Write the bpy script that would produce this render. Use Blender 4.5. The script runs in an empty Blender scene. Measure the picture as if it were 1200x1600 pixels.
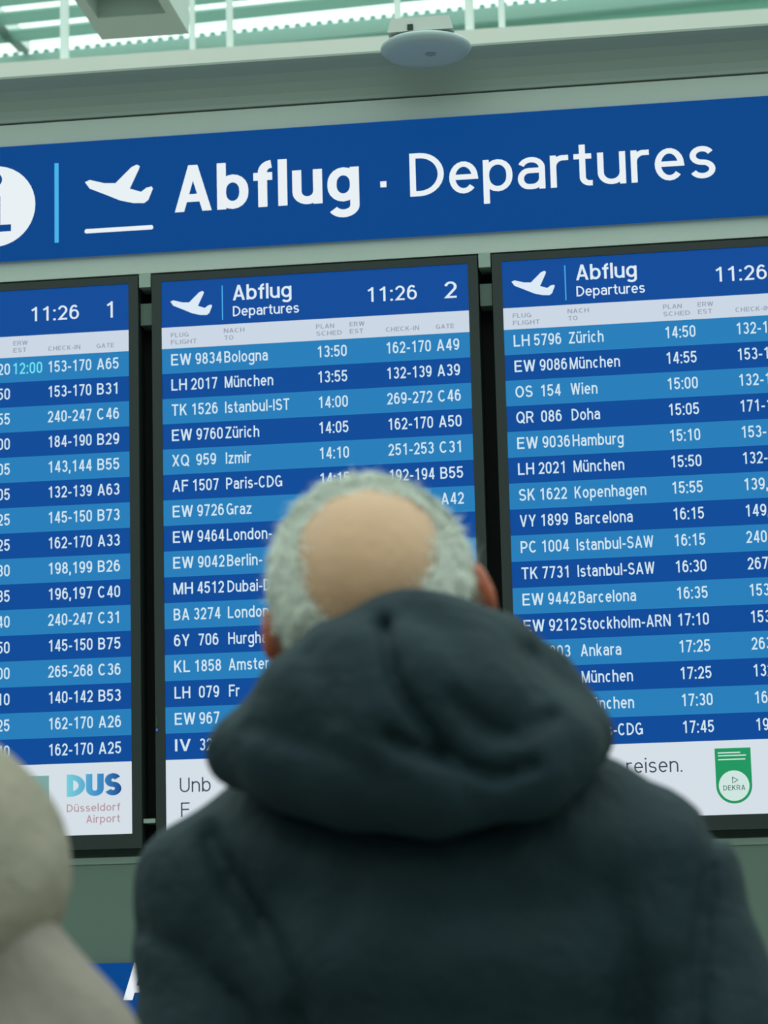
import bpy, math, random
import numpy as np
from mathutils import Vector, Matrix

random.seed(7)
rng = np.random.default_rng(7)
scene = bpy.context.scene
COL = scene.collection

# ------------------------------------------------------------------ camera
cam = bpy.data.cameras.new('camera')
cam.sensor_fit = 'VERTICAL'; cam.sensor_height = 36.0; cam.lens = 90.0
cam.clip_start = 0.05; cam.clip_end = 200
camo = bpy.data.objects.new('camera', cam); COL.objects.link(camo)
_R = Vector((0.99082083, 0.13297631, -0.02431855))
_U = Vector((0.04695079, -0.16981746, 0.98435647))
_F = Vector((-0.12676638, 0.97646266, 0.17450201))
camo.matrix_world = Matrix(((_R.x, _U.x, -_F.x, 1.1813), (_R.y, _U.y, -_F.y, -5.3751),
                            (_R.z, _U.z, -_F.z, 1.35), (0, 0, 0, 1)))
cam.dof.use_dof = True
cam.dof.focus_distance = 4.8
cam.dof.aperture_fstop = 7.5
scene.camera = camo

# ------------------------------------------------------------------ daylight through the glass roof, exposure
world = bpy.data.worlds.new('overcast_sky'); scene.world = world; world.use_nodes = True
_bg = world.node_tree.nodes['Background']
_bg.inputs['Color'].default_value = (0.79, 1.0, 0.925, 1); _bg.inputs['Strength'].default_value = 1.75
vs = scene.view_settings
vs.view_transform = 'Standard'; vs.look = 'None'; vs.gamma = 1.0; vs.exposure = 0.0; vs.use_curve_mapping = False

# ------------------------------------------------------------------ materials
def lin(c):
    return tuple((v / 255 / 12.92) if v / 255 <= 0.04045 else ((v / 255 + 0.055) / 1.055) ** 2.4 for v in c)

def mat(name, rgb, rough=0.6, var=0.08, scale=30.0, bump=0.0, bscale=200.0, metal=0.0, spec=0.4, stretch=(1, 1, 1)):
    m = bpy.data.materials.new(name); m.use_nodes = True
    nt = m.node_tree; b = nt.nodes['Principled BSDF']
    c = lin(rgb)
    b.inputs['Roughness'].default_value = rough; b.inputs['Metallic'].default_value = metal
    b.inputs['Specular IOR Level'].default_value = spec
    tc = nt.nodes.new('ShaderNodeTexCoord'); mp = nt.nodes.new('ShaderNodeMapping')
    mp.inputs['Scale'].default_value = stretch
    nt.links.new(tc.outputs['Object'], mp.inputs['Vector'])
    n = nt.nodes.new('ShaderNodeTexNoise'); n.inputs['Scale'].default_value = scale; n.inputs['Detail'].default_value = 4
    nt.links.new(mp.outputs['Vector'], n.inputs['Vector'])
    mx = nt.nodes.new('ShaderNodeMix'); mx.data_type = 'RGBA'
    mx.inputs[6].default_value = tuple(v * (1 - var) for v in c) + (1,)
    mx.inputs[7].default_value = tuple(min(1, v * (1 + var)) for v in c) + (1,)
    nt.links.new(n.outputs['Fac'], mx.inputs[0]); nt.links.new(mx.outputs[2], b.inputs['Base Color'])
    if bump:
        n2 = nt.nodes.new('ShaderNodeTexNoise'); n2.inputs['Scale'].default_value = bscale; n2.inputs['Detail'].default_value = 3
        nt.links.new(mp.outputs['Vector'], n2.inputs['Vector'])
        bp = nt.nodes.new('ShaderNodeBump'); bp.inputs['Strength'].default_value = bump; bp.inputs['Distance'].default_value = 0.01
        nt.links.new(n2.outputs['Fac'], bp.inputs['Height']); nt.links.new(bp.outputs['Normal'], b.inputs['Normal'])
    return m

def glow(name, rgb, k=1.0):
    m = bpy.data.materials.new(name); m.use_nodes = True
    b = m.node_tree.nodes['Principled BSDF']; c = lin(rgb)
    b.inputs['Base Color'].default_value = (0.004, 0.004, 0.005, 1); b.inputs['Roughness'].default_value = 0.45
    b.inputs['Specular IOR Level'].default_value = 0.06
    b.inputs['Emission Color'].default_value = c + (1,); b.inputs['Emission Strength'].default_value = k
    return m

def glow_ramp(name, stops, x0, x1):
    """lit screen colour running across a logo, by object X"""
    m = glow(name, stops[0]); nt = m.node_tree
    tc = nt.nodes.new('ShaderNodeTexCoord'); sp = nt.nodes.new('ShaderNodeSeparateXYZ')
    mr = nt.nodes.new('ShaderNodeMapRange'); mr.inputs[1].default_value = x0; mr.inputs[2].default_value = x1
    cr = nt.nodes.new('ShaderNodeValToRGB')
    while len(cr.color_ramp.elements) < len(stops): cr.color_ramp.elements.new(0.5)
    for i, s in enumerate(stops):
        cr.color_ramp.elements[i].position = i / (len(stops) - 1); cr.color_ramp.elements[i].color = lin(s) + (1,)
    nt.links.new(tc.outputs['Object'], sp.inputs[0]); nt.links.new(sp.outputs['X'], mr.inputs[0])
    nt.links.new(mr.outputs[0], cr.inputs[0]); nt.links.new(cr.outputs[0], nt.nodes['Principled BSDF'].inputs['Emission Color'])
    return m

M = {
    'panel': mat('painted_panel', (186, 194, 186), 0.55, 0.04, 6, 0.05, 80),
    'cornice': mat('cornice_metal', (158, 168, 160), 0.55, 0.04, 6),
    'lower': mat('lower_panel_grey', (100, 116, 106), 0.6, 0.05, 5),  # darker grey-green than the header panel
    'ledge': mat('ledge_metal', (122, 136, 128), 0.5, 0.04, 6),
    'sill': mat('dark_sill_metal', (74, 86, 80), 0.6, 0.05, 8),
    'black': mat('black_backing', (10, 13, 13), 0.8, 0.1, 20),
    'bezel': mat('monitor_bezel', (40, 48, 46), 0.55, 0.08, 60),
    'clip': mat('clip_metal', (150, 165, 155), 0.5, 0.05, 40),
    'postshade': mat('post_shade_grey', (96, 112, 104), 0.6, 0.05, 40),
    'signblue': glow('emissive_sign_blue', (0, 68, 138), 1.0),
    'signwhite': glow('emissive_sign_white', (232, 240, 244), 1.0),
    'signcyan': glow('backlit_sign_cyan', (72, 178, 234), 1.0),
    'hdr': glow('screen_header_blue', (12, 74, 152), 1.0),
    'strip': glow('screen_column_strip', (202, 214, 228), 1.0),
    'rowl': glow('screen_light_row', (38, 126, 186), 1.0),
    'rowd': glow('screen_dark_row', (8, 74, 152), 1.0),
    'foot': glow('screen_footer_white', (212, 222, 230), 1.0),
    'txt': glow('screen_text', (206, 228, 240), 1.0),
    'txthi': glow('screen_header_text', (218, 234, 246), 1.0),
    'est': glow('screen_estimate_text', (110, 226, 240), 1.0),
    'lab': glow('screen_label_grey', (150, 158, 176), 1.0),
    'footdark': glow('screen_footer_text', (62, 76, 92), 1.0),
    'footred': glow('screen_airport_text', (180, 148, 156), 1.0),
    'footgreen': glow('screen_badge_green', (32, 150, 96), 1.0),
    'footpale': glow('screen_badge_pale', (206, 228, 222), 1.0),
    'badgetxt': glow('screen_badge_text', (72, 110, 104), 1.0),
    'teal': glow('screen_picture_teal', (120, 166, 160), 1.0),
    'dus': glow_ramp('screen_logo_gradient', [(120, 206, 214), (70, 150, 206), (24, 72, 142)], 0.536, 0.657),
    'led': glow('power_led_blue', (70, 110, 210), 1.2),
    'sticker': mat('green_sticker', (50, 80, 40), 0.6),
    'apwhite': mat('device_plastic', (182, 195, 198), 0.45, 0.03, 20),
    'apbox': mat('device_box_plastic', (205, 208, 200), 0.5, 0.03, 20),
    'dark': mat('dark_plastic', (40, 52, 50), 0.6),
    'white': mat('white_steel', (224, 230, 226), 0.5, 0.03, 10),
    'gallery': mat('gallery_plaster', (214, 212, 204), 0.8, 0.04, 3),
    'tealsteel': mat('teal_steel', (120, 160, 150), 0.55, 0.06, 4),
    'slat': mat('louvre_slat', (172, 200, 190), 0.6, 0.05, 3),
    'lampbox': mat('lamp_housing', (205, 214, 208), 0.5, 0.05, 5),
    'lampin': mat('lamp_recess', (215, 228, 220), 0.5, 0.06, 8),
    'lamp': glow('lamp_dots', (225, 248, 242), 1.2),
    'floor': mat('terrazzo', (150, 152, 148), 0.4, 0.15, 60),
    'wall': mat('hall_wall', (140, 148, 144), 0.8, 0.05, 2),
    'jacket': mat('navy_jacket_cloth', (25, 43, 51), 0.72, 0.25, 18, 0.35, 60, spec=0.25),
    'trouser': mat('dark_trouser_cloth', (40, 44, 52), 0.85, 0.15, 60, 0.2, 300),
    'shoe': mat('black_shoe_leather', (24, 22, 22), 0.45),
    'skin': mat('scalp_skin', (206, 160, 128), 0.5, 0.16, 22, 0.12, 90),
    'ear': mat('ear_skin', (196, 104, 78), 0.5, 0.1, 40),
    'hair': mat('white_hair', (236, 236, 227), 0.75, 0.12, 60, 0.5, 160, stretch=(1, 1, 0.25)),
    'eye': mat('eye', (225, 222, 215), 0.2),
    'coat': mat('beige_coat_cloth', (160, 149, 135), 0.95, 0.16, 14, 0.5, 50, spec=0.1),
    'coat2': mat('beige_coat_body_cloth', (156, 143, 135), 0.95, 0.12, 12, 0.4, 60, spec=0.1),
}

def translucent(name, rgb, part):
    m = mat(name, rgb, 0.6, 0.05, 3); nt = m.node_tree; out = nt.nodes['Material Output']
    tr = nt.nodes.new('ShaderNodeBsdfTranslucent'); tr.inputs['Color'].default_value = lin(rgb) + (1,)
    mx = nt.nodes.new('ShaderNodeMixShader'); mx.inputs[0].default_value = part
    nt.links.new(nt.nodes['Principled BSDF'].outputs[0], mx.inputs[1]); nt.links.new(tr.outputs[0], mx.inputs[2]); nt.links.new(mx.outputs[0], out.inputs['Surface'])
    return m
M['slat'] = translucent('translucent_louvre', (192, 218, 210), .55)  # translucency added to brighten the slats seen from below
M['roofpane'] = translucent('translucent_roof_pane', (176, 208, 196), .6)  # roof underside brightened by added translucency too

# ------------------------------------------------------------------ helpers
def tag(o, label=None, cat=None, group=None, kind=None):
    if label: o['label'] = label
    if cat: o['category'] = cat
    if group: o['group'] = group
    if kind: o['kind'] = kind
    return o

def link(name, verts, faces, m, parent=None, smooth=False, loc=(0, 0, 0)):
    me = bpy.data.meshes.new(name)
    me.from_pydata([tuple(map(float, v)) for v in verts], [], [tuple(map(int, f)) for f in faces]); me.update()
    if smooth:
        me.polygons.foreach_set('use_smooth', [True] * len(me.polygons))
    if m: me.materials.append(m)
    o = bpy.data.objects.new(name, me); COL.objects.link(o)
    o.location = loc
    if parent: o.parent = parent
    return o

def empty(name, loc):
    o = bpy.data.objects.new(name, None); COL.objects.link(o); o.location = loc; o.empty_display_size = 0.1
    return o

class MB:
    def __init__(s): s.v = []; s.f = []
    def add(s, v, f):
        n = len(s.v); s.v += list(v); s.f += [tuple(i + n for i in q) for q in f]; return s
    def box(s, x0, x1, y0, y1, z0, z1, bev=0.0):
        if bev:
            b = bev; pts = []; faces = []
            # bevelled on the edges that run in depth, seen from the front
            prof = [(x0 + b, z0), (x1 - b, z0), (x1, z0 + b), (x1, z1 - b), (x1 - b, z1), (x0 + b, z1), (x0, z1 - b), (x0, z0 + b)]
            return s.prism(prof, y0, y1)
        v = [(x0, y0, z0), (x1, y0, z0), (x1, y1, z0), (x0, y1, z0), (x0, y0, z1), (x1, y0, z1), (x1, y1, z1), (x0, y1, z1)]
        return s.add(v, [(0, 3, 2, 1), (4, 5, 6, 7), (0, 1, 5, 4), (1, 2, 6, 5), (2, 3, 7, 6), (3, 0, 4, 7)])
    def prism(s, prof, y0, y1):               # outline in XZ, pushed along Y
        n = len(prof)
        v = [(x, y0, z) for x, z in prof] + [(x, y1, z) for x, z in prof]
        f = [tuple(range(n)), tuple(range(2 * n - 1, n - 1, -1))] + [(i, i + n, (i + 1) % n + n, (i + 1) % n) for i in range(n)]
        return s.add(v, f)
    def extrude_x(s, prof, x0, x1):           # outline in YZ, pushed along X
        n = len(prof)
        v = [(x0, y, z) for y, z in prof] + [(x1, y, z) for y, z in prof]
        f = [tuple(range(n)), tuple(range(2 * n - 1, n - 1, -1))] + [(i, i + n, (i + 1) % n + n, (i + 1) % n) for i in range(n)]
        return s.add(v, f)
    def flat(s, pts, y): 
        return s.add([(x, y, z) for x, z in pts], [tuple(range(len(pts)))])
    def rect(s, x0, x1, z0, z1, y): return s.flat([(x0, z0), (x1, z0), (x1, z1), (x0, z1)], y)
    def cyl(s, x, y, z0, z1, r, n=14, r2=None):
        r2 = r if r2 is None else r2
        v = [(x + r * math.cos(2 * math.pi * i / n), y + r * math.sin(2 * math.pi * i / n), z0) for i in range(n)]
        v += [(x + r2 * math.cos(2 * math.pi * i / n), y + r2 * math.sin(2 * math.pi * i / n), z1) for i in range(n)]
        f = [tuple(range(n - 1, -1, -1)), tuple(range(n, 2 * n))] + [(i, (i + 1) % n, (i + 1) % n + n, i + n) for i in range(n)]
        return s.add(v, f)
    def obj(s, name, m, parent=None, smooth=False, loc=(0, 0, 0)): return link(name, s.v, s.f, m, parent, smooth, loc)

# ------------------------------------------------------------------ lettering: a stroke alphabet
XH = 0.74
def arc(cx, cy, rx, ry, a0, a1, n=10):
    return [(cx + rx * math.cos(math.radians(a0 + (a1 - a0) * i / n)), cy + ry * math.sin(math.radians(a0 + (a1 - a0) * i / n))) for i in range(n + 1)]

def glyph(ch, h):
    """advance width and strokes; cap height 1, half stroke h"""
    T, B, X = 1 - h, h, XH - h
    S = []
    def st(*p): S.append(('s', list(p), False))
    def path(p, closed=False): S.append(('s', p, closed))
    def diag(x0, y0, x1, y1, k=1.0): S.append(('d', x0, y0, x1, y1, k))
    def dot(x, y): S.append(('q', x, y))
    def oval(xl, xr, yt, yb):
        rx = (xr - xl) / 2; ry = min((yt - yb) / 2, rx * 1.2); c = (xl + xr) / 2
        path(arc(c, yt - ry, rx, ry, 0, 180) + arc(c, yb + ry, rx, ry, 180, 360), True)
    def bowl(x0, xr, yt, yb):
        ry = (yt - yb) / 2; rx = min(ry * 1.05, xr - x0)
        return [(x0, yt)] + arc(xr - rx, (yt + yb) / 2, rx, ry, 90, -90) + [(x0, yb)]
    def ess(W, top, yb=None):
        yb = B if yb is None else yb
        rx = (W - 2 * h) / 2; c = W / 2; ry = (top - yb) / 4
        path(arc(c, top - ry, rx * .95, ry, 25, 270, 14) + arc(c, yb + ry, rx, ry, 90, -158, 14)[1:])
    W = .6
    if ch == ' ': return .30, S
    if ch == 'A': W = .70; k = 1.12; diag(h * k, 0, W / 2, 1); diag(W - h * k, 0, W / 2, 1); st((W * .2, .29), (W * .8, .29))
    elif ch == 'B': W = .62; st((h, 0), (h, 1)); path(bowl(h, W - h - .03, T, .52)); path(bowl(h, W - h, .52, B))
    elif ch in 'CG':
        W = .70; rx = (W - 2 * h) / 2; path(arc(W / 2, .5, rx, .5 - h, 48, 318 if ch == 'C' else 345, 18))
        if ch == 'G': st((W / 2 + .03, .46), (W - h, .46)); st((W - h, .46 + h), (W - h, .05))
    elif ch == 'D': W = .68; st((h, 0), (h, 1)); ry = .5 - h; rx = min(.42, W - 2 * h); path([(h, T)] + arc(W - h - rx, .5, rx, ry, 90, -90, 14) + [(h, B)])
    elif ch in 'EF':
        W = .58; st((h, 0), (h, 1)); st((h, T), (W, T)); st((h, .52), (W - .05, .52))
        if ch == 'E': st((h, B), (W, B))
        else: W = .55
    elif ch == 'H': W = .66; st((h, 0), (h, 1)); st((W - h, 0), (W - h, 1)); st((h, .52), (W - h, .52))
    elif ch == 'I': W = 2 * h; st((h, 0), (h, 1))
    elif ch == 'J': W = .5; path([(W - h, 1), (W - h, B + .2)] + arc(W / 2, B + .2, W / 2 - h, .2, 0, -170))
    elif ch == 'K': W = .64; st((h, 0), (h, 1)); diag(h * 1.2, .36, W - h * 1.5, 1); diag(W - h * 1.3, 0, .26, .6)
    elif ch == 'L': W = .54; st((h, 0), (h, 1)); st((h, B), (W, B))
    elif ch == 'M': W = .78; st((h, 0), (h, 1)); st((W - h, 0), (W - h, 1)); diag(h * 1.1, 1, W / 2, 0); diag(W - h * 1.1, 1, W / 2, 0)
    elif ch == 'N': W = .68; st((h, 0), (h, 1)); st((W - h, 0), (W - h, 1)); diag(h * 1.2, 1, W - h * 1.2, 0)
    elif ch in 'OQ':
        W = .74; path(arc(W / 2, .5, W / 2 - h, .5 - h, 0, 360, 24)[:-1], True)
        if ch == 'Q': st((W * .58, .26), (W - .01, -.03))
    elif ch == 'P': W = .62; st((h, 0), (h, 1)); path(bowl(h, W - h, T, .42))
    elif ch == 'R': W = .66; st((h, 0), (h, 1)); path(bowl(h, W - h - .02, T, .47)); diag(W - h * 1.2, 0, W * .55, .48)
    elif ch == 'S': W = .62; ess(W, T)
    elif ch == 'T': W = .6; st((0, T), (W, T)); st((W / 2, 0), (W / 2, 1))
    elif ch == 'U': W = .66; r = W / 2 - h; path([(h, 1), (h, B + r)] + arc(W / 2, B + r, r, r, 180, 360) + [(W - h, 1)])
    elif ch == 'V': W = .66; diag(h * 1.1, 1, W / 2, 0); diag(W - h * 1.1, 1, W / 2, 0)
    elif ch == 'W': W = .94; q = W / 4; diag(h * 1.05, 1, q + h * .3, 0); diag(W / 2, 1, q + h * .3, 0); diag(W / 2, 1, 3 * q - h * .3, 0); diag(W - h * 1.05, 1, 3 * q - h * .3, 0)
    elif ch == 'X': W = .66; diag(h * 1.2, 0, W - h * 1.2, 1); diag(h * 1.2, 1, W - h * 1.2, 0)
    elif ch == 'Y': W = .66; diag(h * 1.1, 1, W / 2, .4); diag(W - h * 1.1, 1, W / 2, .4); st((W / 2, 0), (W / 2, .45))
    elif ch == 'Z': W = .6; st((.03, T), (W, T)); st((0, B), (W, B)); diag(h * 1.3, B, W - h * 1.3, T)
    elif ch == '0': W = .54; oval(h, W - h, T, B)
    elif ch == '1': W = .54; st((.34, 0), (.34, 1)); st((.34, T - .02), (.10, .76))
    elif ch == '2': W = .54; rx = W / 2 - h; path(arc(W / 2, T - .26, rx, .26, 168, -28, 12) + [(h + .03, B), (W - .01, B)])
    elif ch == '3': W = .54; rx = W / 2 - h; c = W / 2; path(arc(c, T - .21, rx * .92, .21, 155, -90, 12)); path(arc(c, B + (.58 - h - B) / 2 + .01, rx, (.58 - h - B) / 2 + .01, 90, -158, 12))
    elif ch == '4': W = .56; st((.41, 0), (.41, 1)); st((0.02, .27), (W, .27)); diag(h * .9 + .03, .27, .38, 1)
    elif ch == '5':
        W = .54; rx = W / 2 - h; st((.09, T), (W - .04, T)); st((.105, T + h * .3), (.075, .44)); path(arc(W / 2 - .01, B + .27, rx + .01, .27, 138, -158, 14))
    elif ch in '69':
        W = .54; n0 = len(S); oval(h, W - h, .63, B); rx = W / 2 - h; path(arc(W / 2, .52, rx, T - .52, 48, 180, 10) + [(h, .32)])
        if ch == '9':
            for i in range(n0, len(S)): S[i] = ('s', [(W - x, 1 - y) for x, y in S[i][1]], S[i][2])
    elif ch == '7': W = .54; st((0.02, T), (W, T)); diag(.19, 0, W - h * 1.1, T)
    elif ch == '8': W = .54; oval(h + .03, W - h - .03, T, .53); oval(h, W - h, .53, B)
    elif ch == ':': W = 2.4 * h; dot(W / 2, B); dot(W / 2, XH - h)
    elif ch == '.': W = 2.4 * h; dot(W / 2, B)
    elif ch == ',': W = 2.4 * h; dot(W / 2, B); st((W / 2 + h * .3, B), (W / 2 - h * .5, -.16))
    elif ch == '-': W = .32; st((0, .37), (W, .37))
    elif ch == 'a':
        W = .54; rx = W / 2 - h; path(arc(W / 2, X - .19, rx, .19, 160, 0, 10) + [(W - h, 0)])
        y1 = .43; path([(W - h, y1)] + arc(h + .16, (y1 + B) / 2, .16, (y1 - B) / 2, 90, 270, 10) + arc(W / 2 + .02, B + .2, W / 2 - h - .02, .2, -90, -10, 6))
    elif ch in 'bdpq':
        W = .58; oval(h, W - h, X, B); xs = h if ch in 'bp' else W - h
        st((xs, 0 if ch in 'bd' else -.27), (xs, 1 if ch in 'bd' else XH))
    elif ch == 'c': W = .54; path(arc(W / 2, XH / 2, W / 2 - h, XH / 2 - h, 48, 312, 16))
    elif ch == 'e': W = .57; path([(h, XH / 2 + .01)] + arc(W / 2, XH / 2, W / 2 - h, XH / 2 - h, 2, 318, 20))
    elif ch == 'f': W = .36; r = .17; path([(.17, 0), (.17, T - r)] + arc(.17 + r, T - r, r, r, 180, 92, 8)); st((0, X), (W - .01, X))
    elif ch == 'g': W = .58; oval(h, W - h, X, B + .01); path([(W - h, XH), (W - h, -.08)] + arc(W / 2, -.08, W / 2 - h, .19 - h * .3, 0, -155, 10))
    elif ch in 'hn':
        W = .55; st((h, 0), (h, 1 if ch == 'h' else XH)); r = W / 2 - h; path([(h, X - r)] + arc(W / 2, X - r, r, r, 180, 0, 12) + [(W - h, 0)])
    elif ch == 'i': W = 2 * h; st((h, 0), (h, XH)); S.append(('q', h, 1 - h))
    elif ch == 'k': W = .52; st((h, 0), (h, 1)); diag(h * 1.3, .24, W - h * 1.5, XH); diag(W - h * 1.3, 0, .2, .44)
    elif ch == 'l': W = 2 * h; st((h, 0), (h, 1))
    elif ch == 'm':
        W = .86; st((h, 0), (h, XH)); r = (W - 2 * h) / 4
        path([(h, X - r)] + arc(h + r, X - r, r, r, 180, 0, 10) + [(h + 2 * r, 0)]); path([(h + 2 * r, X - r)] + arc(h + 3 * r, X - r, r, r, 180, 0, 10) + [(W - h, 0)])
    elif ch == 'o': W = .58; path(arc(W / 2, XH / 2, W / 2 - h, XH / 2 - h, 0, 360, 22)[:-1], True)
    elif ch == 'r': W = .36; st((h, 0), (h, XH)); path([(h, X - .2)] + arc(h + .2, X - .2, .2, .2, 180, 82, 8) + [(W, X)])
    elif ch == 's': W = .50; ess(W, X)
    elif ch == 't': W = .36; r = .14; path([(.17, .95), (.17, B + r)] + arc(.17 + r, B + r, r, r, 180, 262, 8) + [(W, B)]); st((0, X), (W - .01, X))
    elif ch in 'uü':
        W = .55; st((W - h, 0), (W - h, XH)); r = W / 2 - h; path([(h, XH), (h, B + r)] + arc(W / 2, B + r, r, r, 180, 360, 12))
        if ch == 'ü': dot(W * .3, 1 - h); dot(W * .72, 1 - h)
    elif ch == 'w': W = .8; q = W / 4; diag(h, XH, q, 0); diag(W / 2, XH, q, 0); diag(W / 2, XH, 3 * q, 0); diag(W - h, XH, 3 * q, 0)
    elif ch == 'z': W = .5; st((.02, X), (W, X)); st((0, B), (W, B)); diag(h * 1.3, B, W - h * 1.3, X)
    return W, S

def text_mesh(s, weight, space=.13):
    """verts (x,z) and faces of a line of lettering with cap height 1, starting at x=0"""
    h = weight / 2; V = []; Fc = []; pen = 0.0
    for ch in s:
        W, S = glyph(ch, h)
        for k in S:
            if k[0] == 's':
                p, closed = k[1], k[2]; p = [c for i, c in enumerate(p) if i == 0 or math.dist(c, p[i - 1]) > 1e-5]
                if closed and math.dist(p[0], p[-1]) < 1e-5: p = p[:-1]
                n = len(p); Lp = []; Rp = []
                for i in range(n):
                    a = p[i - 1] if (i > 0 or closed) else None
                    b = p[(i + 1) % n] if (i < n - 1 or closed) else None
                    def unit(u, v):
                        d = (v[0] - u[0], v[1] - u[1]); l = math.hypot(*d) or 1e-9; return (d[0] / l, d[1] / l)
                    d1 = unit(a, p[i]) if a else None; d2 = unit(p[i], b) if b else None
                    if d1 and math.dist(a, p[i]) < 1e-6: d1 = d2
                    if d2 and math.dist(b, p[i]) < 1e-6: d2 = d1
                    d1 = d1 or d2; d2 = d2 or d1
                    nx, ny = -(d1[1] + d2[1]), d1[0] + d2[0]; l = math.hypot(nx, ny) or 1e-9; nx /= l; ny /= l
                    c = max(.35, nx * -d1[1] + ny * d1[0])
                    Lp.append((p[i][0] + nx * h / c, p[i][1] + ny * h / c)); Rp.append((p[i][0] - nx * h / c, p[i][1] - ny * h / c))
                b0 = len(V); V += [(x + pen, y) for x, y in Lp] + [(x + pen, y) for x, y in Rp]
                for i in range(n if closed else n - 1):
                    j = (i + 1) % n; Fc.append((b0 + i, b0 + n + i, b0 + n + j, b0 + j))
            elif k[0] == 'd':
                _, x0, y0, x1, y1, kk = k; l = math.hypot(x1 - x0, y1 - y0); hx = h * l / abs(y1 - y0) * kk
                b0 = len(V); V += [(x0 - hx + pen, y0), (x0 + hx + pen, y0), (x1 + hx + pen, y1), (x1 - hx + pen, y1)]
                Fc.append((b0, b0 + 1, b0 + 2, b0 + 3) if y1 > y0 else (b0 + 3, b0 + 2, b0 + 1, b0))
            else:
                _, x, y = k; r = h * 1.12; b0 = len(V)
                V += [(x - r + pen, y - r), (x + r + pen, y - r), (x + r + pen, y + r), (x - r + pen, y + r)]; Fc.append((b0, b0 + 1, b0 + 2, b0 + 3))
        pen += W + space
    return V, Fc, pen - space

def text(name, s, x, z, cap, width, m, parent, weight=.13, y=-.0012, right=False, maxw=None, space=.13):
    """lettering on the board plane: x left edge, z baseline, width in metres (None = natural at .80)"""
    V, Fc, w = text_mesh(s, weight, space)
    k = (width / w) if width else cap * .865
    if maxw and w * k > maxw: k = maxw / w
    if right: x = x - w * k
    return link(name, [(x + a * k, y, z + b * cap) for a, b in V], Fc, m, parent)

PLANE = [(-0.1689, 0.0866), (-0.1579, 0.0911), (-0.125, 0.0815), (-0.0994, 0.0798), (-0.0627, 0.1145), (-0.0502, 0.1196), (-0.0437, 0.1155),
         (-0.0459, 0.1082), (-0.0667, 0.065), (-0.0413, 0.056), (-0.0288, 0.0648), (-0.0171, 0.067), (-0.0143, 0.0616), (-0.0247, 0.0364),
         (-0.0342, 0.0296), (-0.0596, 0.0313), (-0.0887, 0.0391), (-0.1251, 0.0562), (-0.158, 0.071)]
def plane_symbol(name, x, z, width, height, m, parent, y):
    us = [(a + .1689) / .1546 for a, b in PLANE]; vs_ = [(b - .0296) / .09 for a, b in PLANE]
    return MB().flat([(x + u * width, z + v * height) for u, v in zip(us, vs_)][::-1], y).obj(name, m, parent)

def disc_pts(cx, cz, r, n=40, rz=None):
    rz = rz or r
    return [(cx + r * math.cos(2 * math.pi * i / n), cz + rz * math.sin(2 * math.pi * i / n)) for i in range(n)]

# ------------------------------------------------------------------ the hall
st_ = lambda o: tag(o, kind='structure')
st_(MB().box(-9, 11, -10, 12, -.1, 0).obj('floor', M['floor']))
st_(MB().box(-9.2, -9, -10, 12, -.1, 6.2).obj('wall_left', M['wall']))
st_(MB().box(11, 11.2, -10, 12, -.1, 6.2).obj('wall_right', M['wall']))
st_(MB().box(-9, 11, -10.2, -10, -.1, 6.2).obj('wall_front', M['wall']))
st_(MB().box(-9, 11, 12, 12.2, -.1, 6.2).obj('wall_back', M['tealsteel']))
g = st_(MB().box(-8.9, 10.9, 3.0, 3.3, 0, 4.52).obj('wall_gallery', M['gallery']))

# ------------------------------------------------------------------ the stand that carries the sign and monitors
wall = st_(MB().box(-1.15, 1.95, .085, .40, 0, 3.24).obj('display_stand', M['panel']))
MB().box(-1.15, 1.95, 0, .085, 2.872, 3.236).obj('header_panel', M['panel'], wall)
MB().box(-1.15, 1.95, .06, .085, 1.585, 2.872).obj('backing_board', M['black'], wall)
MB().box(-1.15, 1.95, .01, .085, 1.578, 1.592).obj('ledge', M['ledge'], wall)
MB().extrude_x([(.022, 1.592), (.03, 1.618), (.06, 1.618), (.06, 1.592)], -1.15, 1.95).obj('sill', M['sill'], wall)
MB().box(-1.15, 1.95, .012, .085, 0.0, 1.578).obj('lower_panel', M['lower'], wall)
prof = [(.03, 3.240), (-.004, 3.240), (-.006, 3.247), (-.014, 3.262), (-.03, 3.280), (-.05, 3.296), (-.075, 3.308), (-.085, 3.314), (-.085, 3.319), (.40, 3.319), (.40, 3.240)]
MB().extrude_x(prof, -1.15, 1.95).obj('cornice', M['cornice'], wall)
for xc in (-.037, .7175):
    MB().box(xc - .013, xc + .013, -.002, .06, 2.840, 2.871).obj('post_lit_piece', M['clip'], wall)  # lit top of the post in the gap, as a lighter piece
    MB().box(xc - .013, xc + .013, .012, .06, 2.757, 2.806).obj('post_shade_piece', M['postshade'], wall)  # shaded part of the same post, shade put into the darker grey
    MB().box(xc - .013, xc + .013, .0, .06, 1.662, 1.671).obj('lower_clip', M['clip'], wall)

# ------------------------------------------------------------------ overhead sign
sg = empty('overhead_sign', (0, 0, 2.918))
tag(sg, 'long blue illuminated sign reading Abflug Departures above the monitors', 'sign')
def on_sign(o): o.location.z -= 2.918; return o
on_sign(MB().box(-1.0, 1.8, -.012, 0, 2.9185, 3.182).obj('sign_panel', M['signblue'], sg))
inf = on_sign(MB().flat(disc_pts(-.376, 3.0435, .0935), -.0135).obj('information_symbol', M['signwhite'], sg))
im = MB()
im.rect(-.405, -.365, 3.057, 3.074, -.0145); im.rect(-.385, -.363, 2.992, 3.066, -.0145); im.rect(-.408, -.338, 2.984, 3.000, -.0145)
im.flat(disc_pts(-.374, 3.105, .0155, 20), -.0145)
im.obj('letter_i', M['signblue'], inf)
on_sign(MB().rect(-.2385, -.229, 2.951, 3.135, -.0135).obj('divider_bar', M['signcyan'], sg))
on_sign(plane_symbol('take_off_symbol', -.1689, 3.0296, .1546, .09, M['signwhite'], sg, -.0135))
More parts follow.
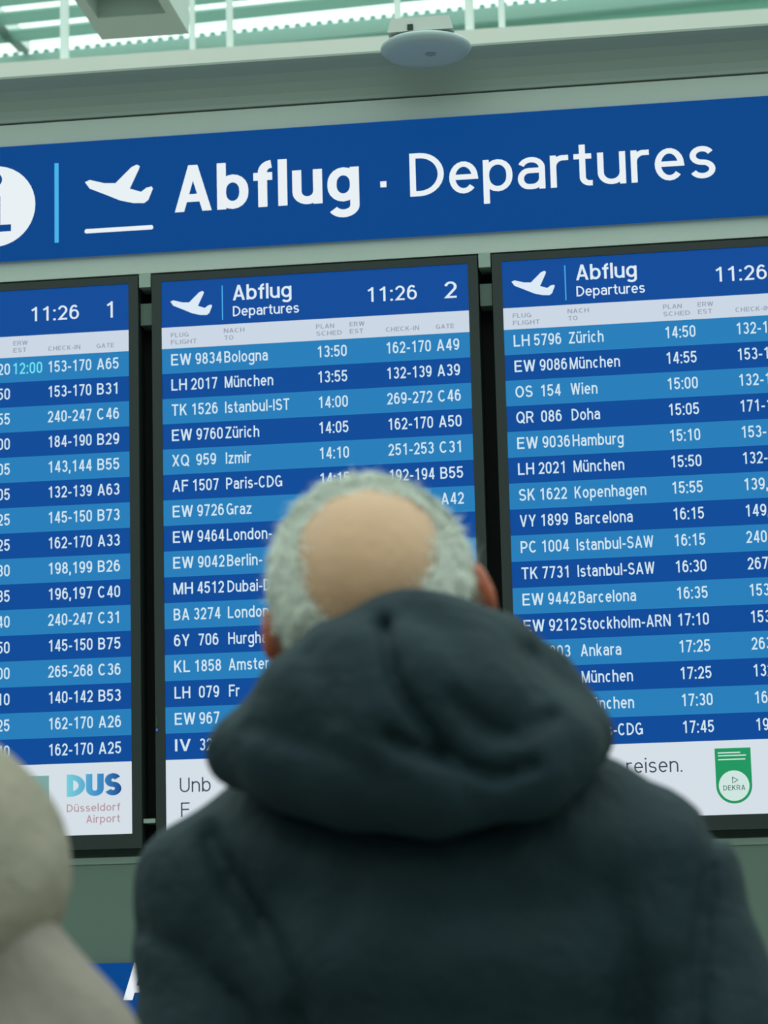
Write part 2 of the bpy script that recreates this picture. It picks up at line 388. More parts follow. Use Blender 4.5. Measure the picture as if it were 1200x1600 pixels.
on_sign(MB().flat([(-.170, 2.9705), (-.167, 2.968), (-.017, 2.968), (-.0145, 2.9705), (-.0145, 2.975), (-.017, 2.978), (-.167, 2.978), (-.170, 2.975)], -.0135).obj('runway_line', M['signwhite'], sg))
on_sign(text('abflug_lettering', 'Abflug', .034, 3.0035, .1065, .414, M['signwhite'], sg, .168, -.0135, space=.095))
on_sign(MB().rect(.495, .5085, 3.031, 3.0445, -.0135).obj('middle_dot', M['signwhite'], sg))
on_sign(text('departures_lettering', 'Departures', .5605, 3.0055, .098, .664, M['signwhite'], sg, .12, -.0135, space=.105))

# ------------------------------------------------------------------ monitors
SW, SH = .6804, 1.2096
ROW0, ROWH = .1525, .0564
def monitor(sx, label, header, number, rows, led=False):
    """portrait display; local x from the left edge of the picture, z down from its top"""
    t = empty('departure_monitor', (sx, 0, 2.85))
    tag(t, label, 'monitor', 'departure monitors under the sign')
    b = .0215
    m = MB(); bt, bb = .017, .031
    m.box(-b, 0, -.004, .055, -SH - bb, bt).box(SW, SW + b, -.004, .055, -SH - bb, bt).box(0, SW, -.004, .055, 0, bt).box(0, SW, -.004, .055, -SH - bb, -SH)
    m.obj('bezel', M['bezel'], t)
    MB().box(0, SW, 0, .05, -SH, 0).obj('display_panel', M['black'], t)
    hd = MB().rect(0, SW, -.1045, 0, -.0004).obj('header_band', M['hdr'], t)
    if header:
        plane_symbol('take_off_symbol', .020, -.081, .0935, .055, M['txthi'], hd, -.0012)
        MB().rect(.1355, .1378, -.0945, -.0165, -.0012).obj('divider_bar', M['signcyan'], hd)
        text('abflug_text', 'Abflug', .160, -.0515, .0345, .131, M['txthi'], hd, .14, space=.09)
        text('departures_text', 'Departures', .160, -.0875, .0228, .147, M['txthi'], hd, .125, space=.1)
    text('clock_text', '11:26', .4565, -.0728, .0325, .111, M['txthi'], hd, .12)
    if number: text('monitor_number', number, .628, -.0745, .037, .027 if number != '1' else .022, M['txthi'], hd, .12)
    sp = MB().rect(0, SW, -ROW0, -.1045, -.0004).obj('column_strip', M['strip'], t)
    labs = [('FLUG', .0202, -.1275, .040), ('FLIGHT', .0202, -.1435, .058), ('NACH', .139, -.1240, .046), ('TO', .140, -.1400, .020), ('PLAN', .344, -.1265, .040), ('SCHED', .344, -.1425, .057),
            ('ERW', .418, -.1255, .033), ('EST', .418, -.1415, .030), ('CHECK-IN', .4975, -.1420, .073), ('GATE', .607, -.1420, .040)]
    for s, x, z, w in labs:
        if not header and x < .35: continue
        text('column_label', s, x, z, .0100, w, M['lab'], sp, .15)
    for i, (fl, de, ti, es, ck, ga) in enumerate(rows):
        z1 = -ROW0 - i * (1.0556 - ROW0) / 16; z0 = -ROW0 - (i + 1) * (1.0556 - ROW0) / 16
        rw = MB().rect(0, SW, z0, z1, -.0004).obj('flight_row', M['rowl' if i % 2 == 0 else 'rowd'], t)
        zb = z0 + .0180; cp = .0255
        if fl:
            a, n = fl.split()
            cw = {'EW': .0450, 'MH': .0430, 'XQ': .0375, 'QR': .0375, 'OS': .0370}.get(a, .0345)
            text('airline_code', a, .0205, zb, cp, cw, M['txt'], rw, .135)
            text('flight_number', n, .0205 + cw + .0095 if len(n) == 4 else .0740, zb, cp, .0585 * len(n) / 4, M['txt'], rw, .135)
        if de: text('destination_text', de, .1395, zb, cp, None, M['txt'], rw, .135, maxw=.208)
        if ti: text('scheduled_time', ti, .345, zb, cp, .0655, M['txt'], rw, .135)
        if es: text('estimated_time', es, .4165, zb, cp, .0675, M['est'], rw, .135)
        if ck: text('check_in_text', ck, .4965, zb, cp, .0985 if len(ck) == 7 else None, M['txt'], rw, .135)
        if ga: text('gate_text', ga, .6078, zb, cp, .0490, M['txt'], rw, .135)
    ft = MB().rect(0, SW, -SH, -1.0556, -.0004).obj('footer_band', M['foot'], t)
    if led:
        MB().box(-.0195, -.0165, -.0055, -.004, -.993, -.988).obj('power_led', M['led'], t)
        MB().box(-.0195, -.0165, -.0055, -.004, -.982, -.962).obj('sticker', M['sticker'], t)
    return t, ft

t1 = ['11:20', '11:50', '11:55', '12:00', '12:05', '12:05', '12:25', '12:25', '12:30', '12:35', '12:40', '12:50', '13:00', '13:10', '13:25', '13:40']
c1 = '153-170 A65|153-170 B31|240-247 C46|184-190 B29|143,144 B55|132-139 A63|145-150 B73|162-170 A33|198,199 B26|196,197 C40|240-247 C31|145-150 B75|265-268 C36|140-142 B53|162-170 A26|162-170 A25'.split('|')
rows1 = [('', '', t1[i], '12:00' if i == 0 else '', *c1[i].split()) for i in range(16)]
d2 = [('EW 9834', 'Bologna', '13:50', '162-170', 'A49'), ('LH 2017', 'München', '13:55', '132-139', 'A39'), ('TK 1526', 'Istanbul-IST', '14:00', '269-272', 'C46'),
      ('EW 9760', 'Zürich', '14:05', '162-170', 'A50'), ('XQ 959', 'Izmir', '14:10', '251-253', 'C31'), ('AF 1507', 'Paris-CDG', '14:15', '192-194', 'B55'),
      ('EW 9726', 'Graz', '', '', 'A42'), ('EW 9464', 'London-', '', '', ''), ('EW 9042', 'Berlin-', '', '', ''), ('MH 4512', 'Dubai-D', '', '', ''),
      ('BA 3274', 'London', '', '', ''), ('6Y 706', 'Hurgha', '', '', ''), ('KL 1858', 'Amster', '', '', ''), ('LH 079', 'Fr', '', '', ''), ('EW 967', '', '', '', ''), ('IV 321', '', '', '', '')]
rows2 = [(a, b, c, '', d, e) for a, b, c, d, e in d2]
d3 = [('LH 5796', 'Zürich', '14:50', '132-139'), ('EW 9086', 'München', '14:55', '153-170'), ('OS 154', 'Wien', '15:00', '132-139'), ('QR 086', 'Doha', '15:05', '171-175'),
      ('EW 9036', 'Hamburg', '15:10', '153-170'), ('LH 2021', 'München', '15:50', '132-139'), ('SK 1622', 'Kopenhagen', '15:55', '139,140'), ('VY 1899', 'Barcelona', '16:15', '149,150'),
      ('PC 1004', 'Istanbul-SAW', '16:15', '240-247'), ('TK 7731', 'Istanbul-SAW', '16:30', '267-272'), ('EW 9442', 'Barcelona', '16:35', '153-170'), ('EW 9212', 'Stockholm-ARN', '17:10', '153-170'),
      ('PC 803', 'Ankara', '17:25', '263-268'), ('LH 2', 'München', '17:25', '132-139'), ('', 'München', '17:30', '162-170'), ('', 'Paris-CDG', '17:45', '192-194')]
rows3 = [(a, b, c, '', d, '') for a, b, c, d in d3]
m1, f1 = monitor(-.7544, 'blue departures monitor marked 1 with the DUS airport logo in its footer', False, '1', rows1)
m2, f2 = monitor(0.0, 'blue departures monitor marked 2, behind the head of the man', True, '2', rows2, led=True)
m3, f3 = monitor(.7547, 'blue departures monitor whose first flight is to Zürich, green badge in its footer', True, '', rows3)
# footers
text('logo_text', 'DUS', .537, -1.127, .0475, .120, M['dus'], f1, .24, space=.03)
text('airport_text', 'Düsseldorf', .537, -1.1595, .0165, .117, M['footred'], f1, .13)
text('airport_text', 'Airport', .5795, -1.1840, .0165, .074, M['footred'], f1, .13)
MB().rect(.20, .498, -1.205, -1.080, -.0012).obj('picture', M['teal'], f1)
text('notice_text', 'Unb', .030, -1.1255, .031, .067, M['footdark'], f2, .10)
text('notice_text', 'F', .032, -1.178, .031, .018, M['footdark'], f2, .10)
text('notice_text', 'reisen.', .2255, -1.1175, .031, .116, M['footdark'], f3, .10)
bp_ = [(.4095, -1.072), (.4095, -1.150)] + [(.4465 + .037 * math.cos(math.radians(a)), -1.150 + .037 * math.sin(math.radians(a))) for a in range(180, 361, 12)] + [(.4835, -1.072)]
MB().flat(bp_, -.0012).obj('badge', M['footgreen'], f3)
MB().flat(disc_pts(.4465, -1.150, .0315), -.0018).obj('badge_circle', M['footpale'], f3)
mm = MB()
for zz, xa, xb in ((-1.0815, .416, .462), (-1.0875, .416, .474), (-1.0955, .416, .472)): mm.rect(xa, xb, zz - .0012, zz + .0012, -.0018)
mm.obj('badge_lines', M['footpale'], f3)
MB().flat([(.443, -1.131), (.443, -1.1455), (.4445, -1.1455), (.4445, -1.134), (.4535, -1.1385), (.446, -1.1425), (.446, -1.1445), (.456, -1.1385)], -.0024).obj('badge_triangle', M['badgetxt'], f3)
text('badge_text', 'DEKRA', .424, -1.1595, .0105, .045, M['badgetxt'], f3, .14, y=-.0024)

# ------------------------------------------------------------------ lower wall sign
ls = empty('wall_sign', (-.09, .012, 1.20))
tag(ls, 'low blue wall sign with a white letter A, between the two people', 'sign')
MB().box(-.14, .36, -.010, 0, -.12, .1695).obj('sign_panel', M['signblue'], ls)  # plain sticker on the stand, its brightness put in as emission
text('sign_lettering', 'A', -.008, .092, .0775, .072, M['signwhite'], ls, .19, y=-.0115)

# ------------------------------------------------------------------ wireless access point on the cornice
ap = empty('access_point', (.615, -.115, 3.284))
tag(ap, 'round white wireless access point mounted on the cornice over the sign', 'access point')
n = 40; V = []; Fc = []
prof = [(0, 0), (.04, .0006), (.07, .003), (.088, .008), (.097, .016), (.099, .022), (.096, .027), (.086, .030), (0, .030)]
for k, (r, z) in enumerate(prof[1:-1]):
    V += [(r * math.cos(2 * math.pi * i / n), r * math.sin(2 * math.pi * i / n), z) for i in range(n)]
for k in range(len(prof) - 3):
    Fc += [(k * n + i, k * n + (i + 1) % n, (k + 1) * n + (i + 1) % n, (k + 1) * n + i) for i in range(n)]
Fc.append(tuple(range(n - 1, -1, -1))); Fc.append(tuple((len(prof) - 3) * n + i for i in range(n)))
link('disc_housing', V, Fc, M['apwhite'], ap, True)
MB().flat(disc_pts(0, 0, .012, 16), 0).obj('logo_mark', M['clip'], ap).rotation_euler = (math.radians(-90), 0, 0)
ap.children[-1].location = (.012, -.02, -.0004)
MB().prism([(-.074, .034), (.068, .034), (.060, .064), (-.066, .064)], -.078, .06).obj('mounting_box', M['apbox'], ap)
MB().box(-.030, -.018, -.082, -.078, .036, .048).obj('cable_port', M['dark'], ap)
MB().box(-.03, .03, .05, .25, .0345, .046).obj('mounting_arm', M['apbox'], ap)

# ------------------------------------------------------------------ roof of the hall beyond the stand
roof = empty('ceiling', (1.0, 6.32, 5.97)); roof.rotation_euler.z = math.radians(-4.5); tag(roof, kind='structure')
slat0 = None
for k in range(14):
    if slat0 is None:
        o = slat0 = MB().box(-8, 7.5, -.06, .06, -.006, .006).obj('slat', M['slat'], roof)
    else:
        o = slat0.copy(); COL.objects.link(o); o.parent = roof
    o.location = (0, -.10 - .235 * k, 0); o.rotation_euler.x = math.radians(-6)
MB().box(-8, 7.5, .16, .22, -.075, .0).obj('edge_beam', M['slat'], roof)
MB().box(-8, 7.5, .22, 3.2, -.075, -.045).obj('roof_panel', M['roofpane'], roof)
et = MB()
for k in range(280): et.box(-8 + k * .055, -8 + k * .055 + .026, .17, .19, .0, .022)
tag(et.obj('edge_teeth', M['tealsteel'], roof), kind='stuff')
for xx in (-6, -3.2, 3.4, 6): MB().box(xx - .03, xx + .03, -3.3, .16, .01, .09).obj('roof_rib', M['white'], roof)

posts = [(-1.03, 'thin white roof post at the far left beside the hanging lamp', .017), (-.565, 'thin white roof post passing right beside the hanging lamp', .011),
         (-.43, 'thin pale roof post between hanging lamp and access point', .013), (.17, 'thin white roof post just above the access point', .012), (.423, 'thin white roof post right of the access point, left of a pair', .016), (.536, 'thin white roof post right of the access point, right of a pair', .012)]
for x, lab, r in posts:
    p = empty('roof_post', (x, 3.12, 4.52)); tag(p, lab, 'post', 'posts on the gallery wall')
    MB().cyl(0, 0, 0.012, 1.40, r).obj('shaft', M['white'], p); MB().cyl(0, 0, 0, .012, r * 2.2).obj('base_plate', M['white'], p)

lamp = empty('hanging_lamp', (-.37, 1.5, 4.0)); tag(lamp, 'long grey box lamp hanging above the left end of the sign', 'lamp')
w = .128
MB().box(-w, -w + .03, -2.4, 0, 0, .11).box(w - .03, w, -2.4, 0, 0, .11).box(-w + .03, w - .03, -.17, 0, 0, .11).box(-w + .03, w - .03, -2.4, -.17, .07, .11).obj('housing', M['lampbox'], lamp)
MB().box(-w + .045, w - .045, -2.36, -.20, .045, .069).obj('diffuser', M['lampin'], lamp)
for yy in (-.12, -2.2):
    for xx in (-w + .015, w - .015): MB().cyl(xx, yy, .11, 2.4, .006, 8).obj('hanger_rod', M['white'], lamp)

# ------------------------------------------------------------------ organic shapes: distance fields meshed with surface nets
def surface_nets(fn, lo, hi, step):
    ax = [np.arange(lo[i], hi[i] + step, step) for i in range(3)]
    X, Y, Z = np.meshgrid(*ax, indexing='ij')
    Fv = fn(X, Y, Z).astype(np.float64); nx, ny, nz = Fv.shape
    ins = Fv < 0
    acc = np.zeros((nx - 1, ny - 1, nz - 1, 3)); cnt = np.zeros((nx - 1, ny - 1, nz - 1))
    corners = [(i, j, k) for i in (0, 1) for j in (0, 1) for k in (0, 1)]
    sl = lambda c: (slice(c[0], nx - 1 + c[0]), slice(c[1], ny - 1 + c[1]), slice(c[2], nz - 1 + c[2]))
    for a in corners:
        for d in range(3):
            if a[d]: continue
            b = list(a); b[d] = 1; fa, fb = Fv[sl(a)], Fv[sl(b)]
            m = (fa < 0) != (fb < 0)
            t = np.where(m, fa / np.where(m, fa - fb, 1), 0)
            for e in range(3): acc[..., e] += np.where(m, a[e] + (t if e == d else 0), 0)
            cnt += m
    act = cnt > 0
    idx = -np.ones(act.shape, int); idx[act] = np.arange(act.sum())
    ijk = np.argwhere(act); P = (ijk + acc[act] / cnt[act][:, None]) * step + np.array(lo)
    faces = []
    for d in range(3):
        e, f = (d + 1) % 3, (d + 2) % 3
        a = [slice(None)] * 3; b = [slice(None)] * 3; a[d] = slice(0, -1); b[d] = slice(1, None)
        ia, ib = ins[tuple(a)], ins[tuple(b)]; ch = np.argwhere(ia != ib)
        ok = (ch[:, e] > 0) & (ch[:, f] > 0) & (ch[:, e] < Fv.shape[e] - 1) & (ch[:, f] < Fv.shape[f] - 1); ch = ch[ok]
        q = []
        for de, df in ((-1, -1), (0, -1), (0, 0), (-1, 0)):
            c = ch.copy(); c[:, e] += de; c[:, f] += df; q.append(idx[c[:, 0], c[:, 1], c[:, 2]])
        q = np.stack(q, 1); flip = ~ia[ch[:, 0], ch[:, 1], ch[:, 2]]
        q[flip] = q[flip][:, ::-1]; faces.append(q)
    return P, np.concatenate(faces)

def organic(name, fn, lo, hi, step, m, parent=None, loc=(0, 0, 0)):
    P, Q = surface_nets(fn, lo, hi, step)
    return link(name, P, Q.tolist(), m, parent, True, loc)

def smin(a, b, k):
    h = np.clip(.5 + .5 * (b - a) / k, 0, 1); return b + (a - b) * h - k * h * (1 - h)
def smax(a, b, k): return -smin(-a, -b, k)
def ell(x, y, z, c, r):
    a, b, d = (x - c[0]) / r[0], (y - c[1]) / r[1], (z - c[2]) / r[2]
    k0 = np.sqrt(a * a + b * b + d * d); k1 = np.sqrt((a / r[0]) ** 2 + (b / r[1]) ** 2 + (d / r[2]) ** 2)
    return k0 * (k0 - 1) / np.maximum(k1, 1e-6)
def cap(x, y, z, a, b, ra, rb):
    a = np.array(a); b = np.array(b); d = b - a; L2 = (d * d).sum()
    t = np.clip(((x - a[0]) * d[0] + (y - a[1]) * d[1] + (z - a[2]) * d[2]) / L2, 0, 1)
    return np.sqrt((x - a[0] - t * d[0]) ** 2 + (y - a[1] - t * d[1]) ** 2 + (z - a[2] - t * d[2]) ** 2) - (ra + (rb - ra) * t)
def chain(x, y, z, pts, k=.02):
    """pts: (x, y, z, r)"""
    s = None
    for p, q in zip(pts[:-1], pts[1:]):
        c = cap(x, y, z, p[:3], q[:3], p[3], q[3]); s = c if s is None else smin(s, c, k)
    return s
def mirror(pts): return [(-p[0],) + tuple(p[1:]) for p in pts]

def fold(x, y, z, pts, depth, width, back=0.0):
    d = None
    for p, q in zip(pts[:-1], pts[1:]):
        dx, dz = q[0] - p[0], q[1] - p[1]; t = np.clip(((x - p[0]) * dx + (z - p[1]) * dz) / (dx * dx + dz * dz), 0, 1)
        e = np.hypot(x - p[0] - t * dx, z - p[1] - t * dz); d = e if d is None else np.minimum(d, e)
    return np.where(y < back, depth * np.exp(-(d / width) ** 2), 0)

class Head:
    """head frame: r right, f forward, u up; pitched back and rolled"""
    def __init__(s, origin, pitch, roll, k=1.0):
        a, c = math.radians(pitch), math.radians(roll)
        Rx = Matrix.Rotation(a, 3, 'X'); Ry = Matrix.Rotation(-c, 3, 'Y'); s.m = np.array(Ry @ Rx); s.o = np.array(origin); s.k = k
    def local(s, x, y, z):
        d = (x - s.o[0], y - s.o[1], z - s.o[2])
        return [sum(s.m[j][i] * d[j] for j in range(3)) / s.k for i in range(3)]
    def world(s, p): return tuple(s.o + s.k * (s.m @ np.array(p)))
    def cranium(s, x, y, z, off=0.0):
        r, f, u = s.local(x, y, z); return ell(r, f, u, (0, 0, 0), (.077 + off, .097 + off, .085 + off)) * s.k
    def ears(s, x, y, z):
        r, f, u = s.local(x, y, z); q = np.abs(r)
        e = ell(q + f * .45, f, u, (.0865, -.004, -.028), (.011, .019, .033))
        e = smin(e, ell(q, f, u, (.083, -.002, -.052), (.008, .010, .012)), .008)
        e = smax(e, -ell(q, f, u, (.100, .004, -.026), (.009, .010, .018)), .006)
        return e * s.k
    def sdf(s, x, y, z):
        r, f, u = s.local(x, y, z); q = np.abs(r)
        h = ell(r, f, u, (0, 0, 0), (.077, .097, .085))
        h = smin(h, ell(r, f, u, (0, .028, -.055), (.058, .066, .072)), .03)      # face
        h = smin(h, ell(r, f, u, (0, .062, -.112), (.030, .026, .024)), .025)     # chin
        h = smin(h, ell(q, f, u, (.038, .066, -.045), (.020, .020, .018)), .02)   # cheekbone
        h = smin(h, cap(r, f, u, (0, .093, -.012), (0, .117, -.050), .007, .012), .012)  # nose
        h = smin(h, ell(q, f, u, (.011, .105, -.053), (.008, .010, .007)), .006)
        h = smin(h, ell(r, f, u, (0, .088, .006), (.050, .012, .009)), .014)      # brow
        h = smax(h, -ell(q, f, u, (.030, .100, -.014), (.017, .014, .011)), .008) # eye sockets
        h = smin(h, ell(r, f, u, (0, .093, -.074), (.024, .009, .006)), .006)     # lips
        h = smin(h, ell(r, f, u, (0, .091, -.085), (.021, .009, .006)), .006)
        h = smax(h, -ell(r, f, u, (0, .103, -.0795), (.022, .008, .0018)), .003)
        return smin(h * s.k, s.ears(x, y, z), .006)

def add_face(hd, parent, loc):
    for sx in (-1, 1):
        c = hd.world((sx * .030, .083, -.014)); V = []; Fc = []; n, mrow = 12, 8; r = .0115 * hd.k
        for i in range(mrow + 1):
            for j in range(n): V.append((r * math.sin(math.pi * i / mrow) * math.cos(2 * math.pi * j / n), r * math.sin(math.pi * i / mrow) * math.sin(2 * math.pi * j / n), r * math.cos(math.pi * i / mrow)))
        for i in range(mrow):
            for j in range(n): Fc.append((i * n + j, (i + 1) * n + j, (i + 1) * n + (j + 1) % n, i * n + (j + 1) % n))
        link('eye', V, Fc, M['eye'], parent, True, c)

def body_fn(hd, neck, sh_z, shx, arm, leg_k=1.0):
    nb, nt = neck
    def fn(x, y, z):
        s = hd.sdf(x, y, z)
        s = smin(s, cap(x, y, z, nb, nt, .062, .056), .03)
        q = np.abs(x)
        t = (np.sqrt((x / (shx * .9)) ** 2 + (y / .095) ** 2) - 1) * .095
        t = smax(t, np.abs(z - (sh_z - .28)) - .30, .08)
        s = smin(s, t, .05)
        s = smin(s, chain(q, y, z, [(shx * .55, 0, sh_z, .045)] + [(a, b, c, r * .72) for a, b, c, r in arm]), .04)
        s = smin(s, chain(q, y, z, [(.085, 0, .90 * leg_k, .085), (.095, .015, .50 * leg_k, .055), (.10, -.005, .10, .042), (.10, .10, .04, .034)]), .03)
        return s
    return fn

def mark_ears(o, hd, m):
    """reddish skin on the faces that belong to the ears"""
    o.data.materials.append(m)
    me = o.data; n = len(me.polygons); c = np.empty(n * 3); me.polygons.foreach_get('center', c); c = c.reshape(-1, 3)
    e = hd.ears(c[:, 0], c[:, 1], c[:, 2]); k = hd.cranium(c[:, 0], c[:, 1], c[:, 2])
    me.polygons.foreach_set('material_index', ((e < .004) & (k > .004)).astype(int).tolist())

def wob(x, y, z):
    return (np.sin(31 * x + 7 * np.sin(9 * z + 4 * y)) * np.sin(23 * z + 5 * np.sin(11 * x)) + .6 * np.sin(57 * z + 6 * np.sin(17 * x + 13 * y)) * np.sin(41 * x + 3))

# ------------------------------------------------------------------ the man in the dark jacket
ML = (.94, -3.255, 0)
hd = Head((-.0475, .012, 1.668), 22, 10)
arm = [(.172, .0, 1.415, .074), (.188, -.035, 1.13, .068), (.140, .145, .985, .052)]
mbody = body_fn(hd, ((-.005, -.02, 1.44), (-.035, -.005, 1.60)), 1.40, .20, arm)
man = organic('person', mbody, (-.30, -.20, -.01), (.30, .26, 1.80), .0085, M['skin'], None, ML)
# finer head: same field, only where it shows
mark_ears(man, hd, M['ear'])
tag(man, 'white-haired balding man in a dark hooded jacket, seen from behind looking up', 'person')
add_face(hd, man, ML)

def hair_fn(x, y, z):
    bx = np.sqrt(((x + .043) / .058) ** 2 + ((z - 1.697) / np.where(z > 1.697, .050, .085)) ** 2)
    tp = np.where(y < .02, np.clip((bx - .93) / .40, 0, 1), 1.0); tp = tp * tp * (3 - 2 * tp)
    s = hd.cranium(x, y, z) - .0090 * tp + .0015 + .0018 * tp * np.sin(160 * x + 6 * np.sin(40 * z)) * np.sin(30 * z + 50 * y)
    r, f, u = hd.local(x, y, z)
    s = smax(s, (f - .060) * .8 + np.maximum(-u + .03, 0) * .9, .012)      # hairline, temples
    s = smax(s, -.078 - u, .01)                                             # nape
    s = smax(s, -ell(np.abs(r), f, u, (.080, .004, -.030), (.02, .02, .034)), .006)  # round the ears
    return s
hair = organic('hair', hair_fn, (-.16, -.12, 1.57), (.07, .14, 1.80), .0045, M['hair'], man)
P, Q = np.array([v.co[:] for v in hair.data.vertices]), None
N = np.array([v.normal[:] for v in hair.data.vertices])
hv, hf = [], []
CR = hd.cranium(P[:, 0], P[:, 1], P[:, 2]); ok = np.flatnonzero(CR > -.0012)
for i in rng.choice(ok, 11000):
    p, nn = P[i], N[i]
    t = np.array([.25 * np.sign(-.043 - p[0]) * 0, -.35, -.8]) + rng.normal(0, .75, 3); t -= nn * (t @ nn); t /= np.linalg.norm(t) + 1e-9
    sd = np.cross(nn, t); L = rng.uniform(.012, .028); w_ = .0005
    b0 = len(hv); p1 = p + t * L * .5 + nn * rng.uniform(.001, .004); p2 = p + t * L + nn * rng.uniform(-.001, .005)
    hv += [p - sd * w_ - nn * .001, p + sd * w_ - nn * .001, p1 + sd * w_, p1 - sd * w_, p2]
    hf += [(b0, b0 + 1, b0 + 2, b0 + 3), (b0 + 3, b0 + 2, b0 + 4)]
tag(link('hair_strands', hv, hf, M['hair'], hair), kind='stuff')

def jacket_fn(x, y, z):
    q = np.abs(x)
    t = (np.sqrt((x / .205) ** 2 + ((y - .005) / .140) ** 2) - 1) * .14
    t = smax(t, z - 1.465, .09); t = smax(t, .74 - z, .03)
    t = t + .004 * np.cos((z - 1.40) * 2 * math.pi / .105)                                    # quilted bands
    sh = chain(q, y, z, [(.05, -.01, 1.462, .062), (.115, -.008, 1.448, .066), (.178, .0, 1.405, .074)], .03)
    t = smin(t, sh, .05)
    a = chain(-x, y, z, [(.174, .0, 1.405, .074), (.174, -.02, 1.28, .071), (.184, -.035, 1.13, .070), (.180, .06, 1.03, .060), (.145, .135, .985, .054)], .02)
    t = smin(t, a, .014)
    a = chain(x, y, z, [(.168, .0, 1.412, .074), (.218, -.02, 1.28, .074), (.240, -.035, 1.13, .072), (.205, .06, 1.03, .060), (.150, .135, .985, .054)], .02)
    t = smin(t, a, .014)
    t = smin(t, chain(x, y, z, [(-.075, .02, 1.545, .026), (-.07, -.05, 1.55, .026), (0, -.085, 1.56, .026), (.07, -.05, 1.55, .026), (.065, .02, 1.545, .026), (.03, .075, 1.51, .026), (0, .10, 1.47, .026), (-.04, .075, 1.51, .026), (-.075, .02, 1.545, .026)], .02), .04)
    t = t + .0020 * wob(x, y, z)
    # creases where the sleeve meets the back
    t = t + fold(x, y, z, [(-.175, 1.455), (-.150, 1.415), (-.118, 1.370), (-.098, 1.33), (-.090, 1.25), (-.09, 1.1)], .014, .011)
    t = t + fold(x, y, z, [(-.235, 1.385), (-.19, 1.36), (-.15, 1.325), (-.12, 1.26)], .008, .010)
    t = t + fold(x, y, z, [(.232, 1.46), (.222, 1.40), (.214, 1.34), (.205, 1.2), (.2, 1.0)], .012, .008, .03)
    t = t + fold(x, y, z, [(.15, 1.40), (.165, 1.34), (.16, 1.26)], .006, .012)
    t = t + fold(x, y, z, [(-.05, 1.40), (.02, 1.385), (.10, 1.39)], .003, .016) + fold(x, y, z, [(.0, 1.36), (.012, 1.30), (.0, 1.2)], .004, .02)
    neckhole = cap(x, y, z, (-.01, .005, 1.46), (-.03, .0, 1.64), .058, .066)
    return smax(t, -neckhole, .012)
jk = organic('jacket', jacket_fn, (-.32, -.20, .70), (.32, .24, 1.62), .0075, M['jacket'], man)

def hood_fn(x, y, z):
    s = ell(x, y, z, (-.006, -.100, 1.540), (.130, .090, .088))
    lip = [(-.144, -.095, 1.516, .024), (-.102, -.125, 1.508, .028), (-.042, -.142, 1.492, .032), (.028, -.150, 1.484, .033), (.090, -.140, 1.492, .032), (.116, -.118, 1.510, .029), (.124, -.095, 1.525, .025)]
    s = smin(s, chain(x, y, z, lip), .03)
    left = [(-.140, -.07, 1.522, .023), (-.118, -.06, 1.546, .023), (-.090, -.066, 1.572, .024), (-.055, -.085, 1.594, .026), (-.014, -.098, 1.611, .025)]
    right = [(.122, -.07, 1.522, .025), (.108, -.06, 1.548, .025), (.090, -.062, 1.578, .025), (.064, -.075, 1.600, .025), (.030, -.092, 1.612, .025), (-.014, -.098, 1.611, .025)]
    s = smin(s, chain(x, y, z, left), .03); s = smin(s, chain(x, y, z, right), .03)
    wrapl = [(-.118, -.06, 1.535, .026), (-.110, .0, 1.528, .024), (-.085, .055, 1.505, .022)]
    s = smin(s, chain(x, y, z, wrapl), .03); s = smin(s, chain(x, y, z, mirror(wrapl)), .03)
    s = s + .0030 * wob(x * .9 + .1, y, z * .9) 
    # folds
    s = s + fold(x, y, z, [(-.018, 1.615), (-.012, 1.588), (-.004, 1.562), (.010, 1.540), (.030, 1.512)], .013, .0065, -.05)
    s = s + fold(x, y, z, [(-.010, 1.522), (.005, 1.513), (.040, 1.502), (.068, 1.490), (.098, 1.497)], .012, .0065, -.05)
    s = s + fold(x, y, z, [(.040, 1.548), (.062, 1.527), (.088, 1.520), (.110, 1.535)], .009, .008, -.05)
    s = s + fold(x, y, z, [(.092, 1.590), (.100, 1.555), (.090, 1.535)], .006, .009, -.05)
    s = s + fold(x, y, z, [(-.125, 1.535), (-.08, 1.522), (-.045, 1.508), (-.02, 1.49)], .004, .010, -.05)
    s = s + fold(x, y, z, [(-.075, 1.59), (-.060, 1.56), (-.055, 1.54)], .005, .010, -.05)
    inner = ell(x, y, z, (-.02, .005, 1.640), (.088, .098, .085))
    return smax(s, -inner, .012)
organic('hood', hood_fn, (-.22, -.24, 1.40), (.22, .12, 1.70), .0055, M['jacket'], jk)

def trouser_fn(x, y, z):
    q = np.abs(x)
    t = chain(q, y, z, [(.09, 0, .93, .115), (.10, .015, .50, .085), (.105, -.005, .09, .075)], .03)
    t = smin(t, ell(x, y, z, (0, 0, .93), (.18, .13, .12)), .05)
    return smax(smax(t, .035 - z, .005), z - 1.0, .01)
def shoe_fn(x, y, z):
    q = np.abs(x)
    t = smin(ell(q, y, z, (.105, .10, .045), (.05, .09, .045)), ell(q, y, z, (.105, -.01, .055), (.046, .075, .055)), .03)
    return smax(t, -z, .004)
organic('trousers', trouser_fn, (-.24, -.16, .01), (.24, .16, 1.02), .012, M['trouser'], man)
for sx in (-1, 1):
    organic('shoe', lambda x, y, z: np.maximum(shoe_fn(x, y, z), -sx * x), (-.20, -.12, -.01), (.20, .22, .14), .01, M['shoe'], man)

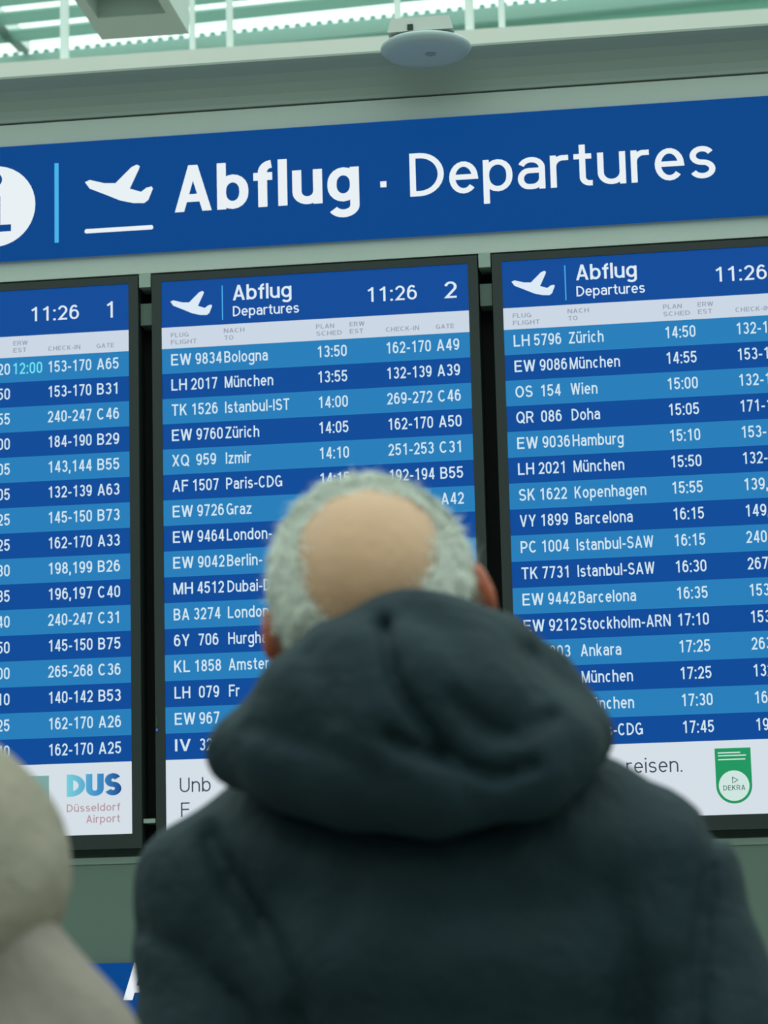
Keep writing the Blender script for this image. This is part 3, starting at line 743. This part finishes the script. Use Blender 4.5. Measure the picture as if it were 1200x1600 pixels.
# ------------------------------------------------------------------ the person in the beige coat, mostly out of frame
BL = (.607, -3.66, 0)
h2 = Head((0, .02, 1.428), 5, 0, .93)
arm2 = [(.135, 0, 1.19, .062), (.165, -.02, .95, .055), (.12, .11, .82, .045)]
b2 = organic('person', body_fn(h2, ((0, -.01, 1.24), (0, 0, 1.38)), 1.18, .17, arm2, .85), (-.26, -.17, -.01), (.26, .22, 1.52), .0095, M['skin'], None, BL)
tag(b2, 'person in a pale beige coat, cut off by the left edge of the picture', 'person')
add_face(h2, b2, BL)
def coat_fn(x, y, z):
    q = np.abs(x)
    a_ = .165 + np.maximum(1.1 - z, 0) * .10
    t = (np.sqrt((x / a_) ** 2 + (y / .125) ** 2) - 1) * .125
    t = smax(t, z - 1.30, .10); t = smax(t, .52 - z, .03)
    sh = chain(q, y, z, [(.03, -.015, 1.358, .060), (.070, -.010, 1.350, .058), (.104, -.005, 1.295, .064), (.138, 0, 1.205, .074)], .03)
    t = smin(t, sh, .06)
    t = smin(t, chain(q, y, z, [(.140, 0, 1.20, .072), (.180, -.02, .96, .066), (.125, .11, .83, .052)], .02), .016)
    t = t + .003 * wob(x, y + .3, z)
    return smax(t, -cap(x, y, z, (0, .01, 1.27), (0, .0, 1.45), .055, .055), .01)
ct = organic('coat', coat_fn, (-.30, -.19, .48), (.30, .20, 1.42), .008, M['coat2'], b2)
def coat_hood(x, y, z):
    s = ell(x, y, z, (0, -.005, 1.422), (.127, .135, .106))
    s = smin(s, chain(x, y, z, [(-.105, -.02, 1.412, .022), (-.06, -.10, 1.378, .028), (0, -.125, 1.374, .028), (.06, -.10, 1.378, .028), (.105, -.02, 1.412, .022)]), .03)
    s = s + .0035 * wob(x * .8, y * .8 + .2, z * .8)
    s = smax(s, -ell(x, y, z, (0, .05, 1.415), (.098, .135, .096)), .01)
    return s
organic('hood', coat_hood, (-.17, -.19, 1.24), (.17, .17, 1.56), .007, M['coat'], ct)
def tr2(x, y, z):
    q = np.abs(x); t = chain(q, y, z, [(.085, 0, .78, .10), (.095, .01, .42, .07), (.10, 0, .09, .062)], .03)
    return smax(smax(t, .035 - z, .005), z - .86, .01)
organic('trousers', tr2, (-.22, -.14, .01), (.22, .14, .9), .012, M['trouser'], b2)
for sx in (-1, 1):
    organic('shoe', lambda x, y, z: np.maximum(shoe_fn(x, y, z), -sx * x), (-.20, -.12, -.01), (.20, .22, .14), .01, M['shoe'], b2)
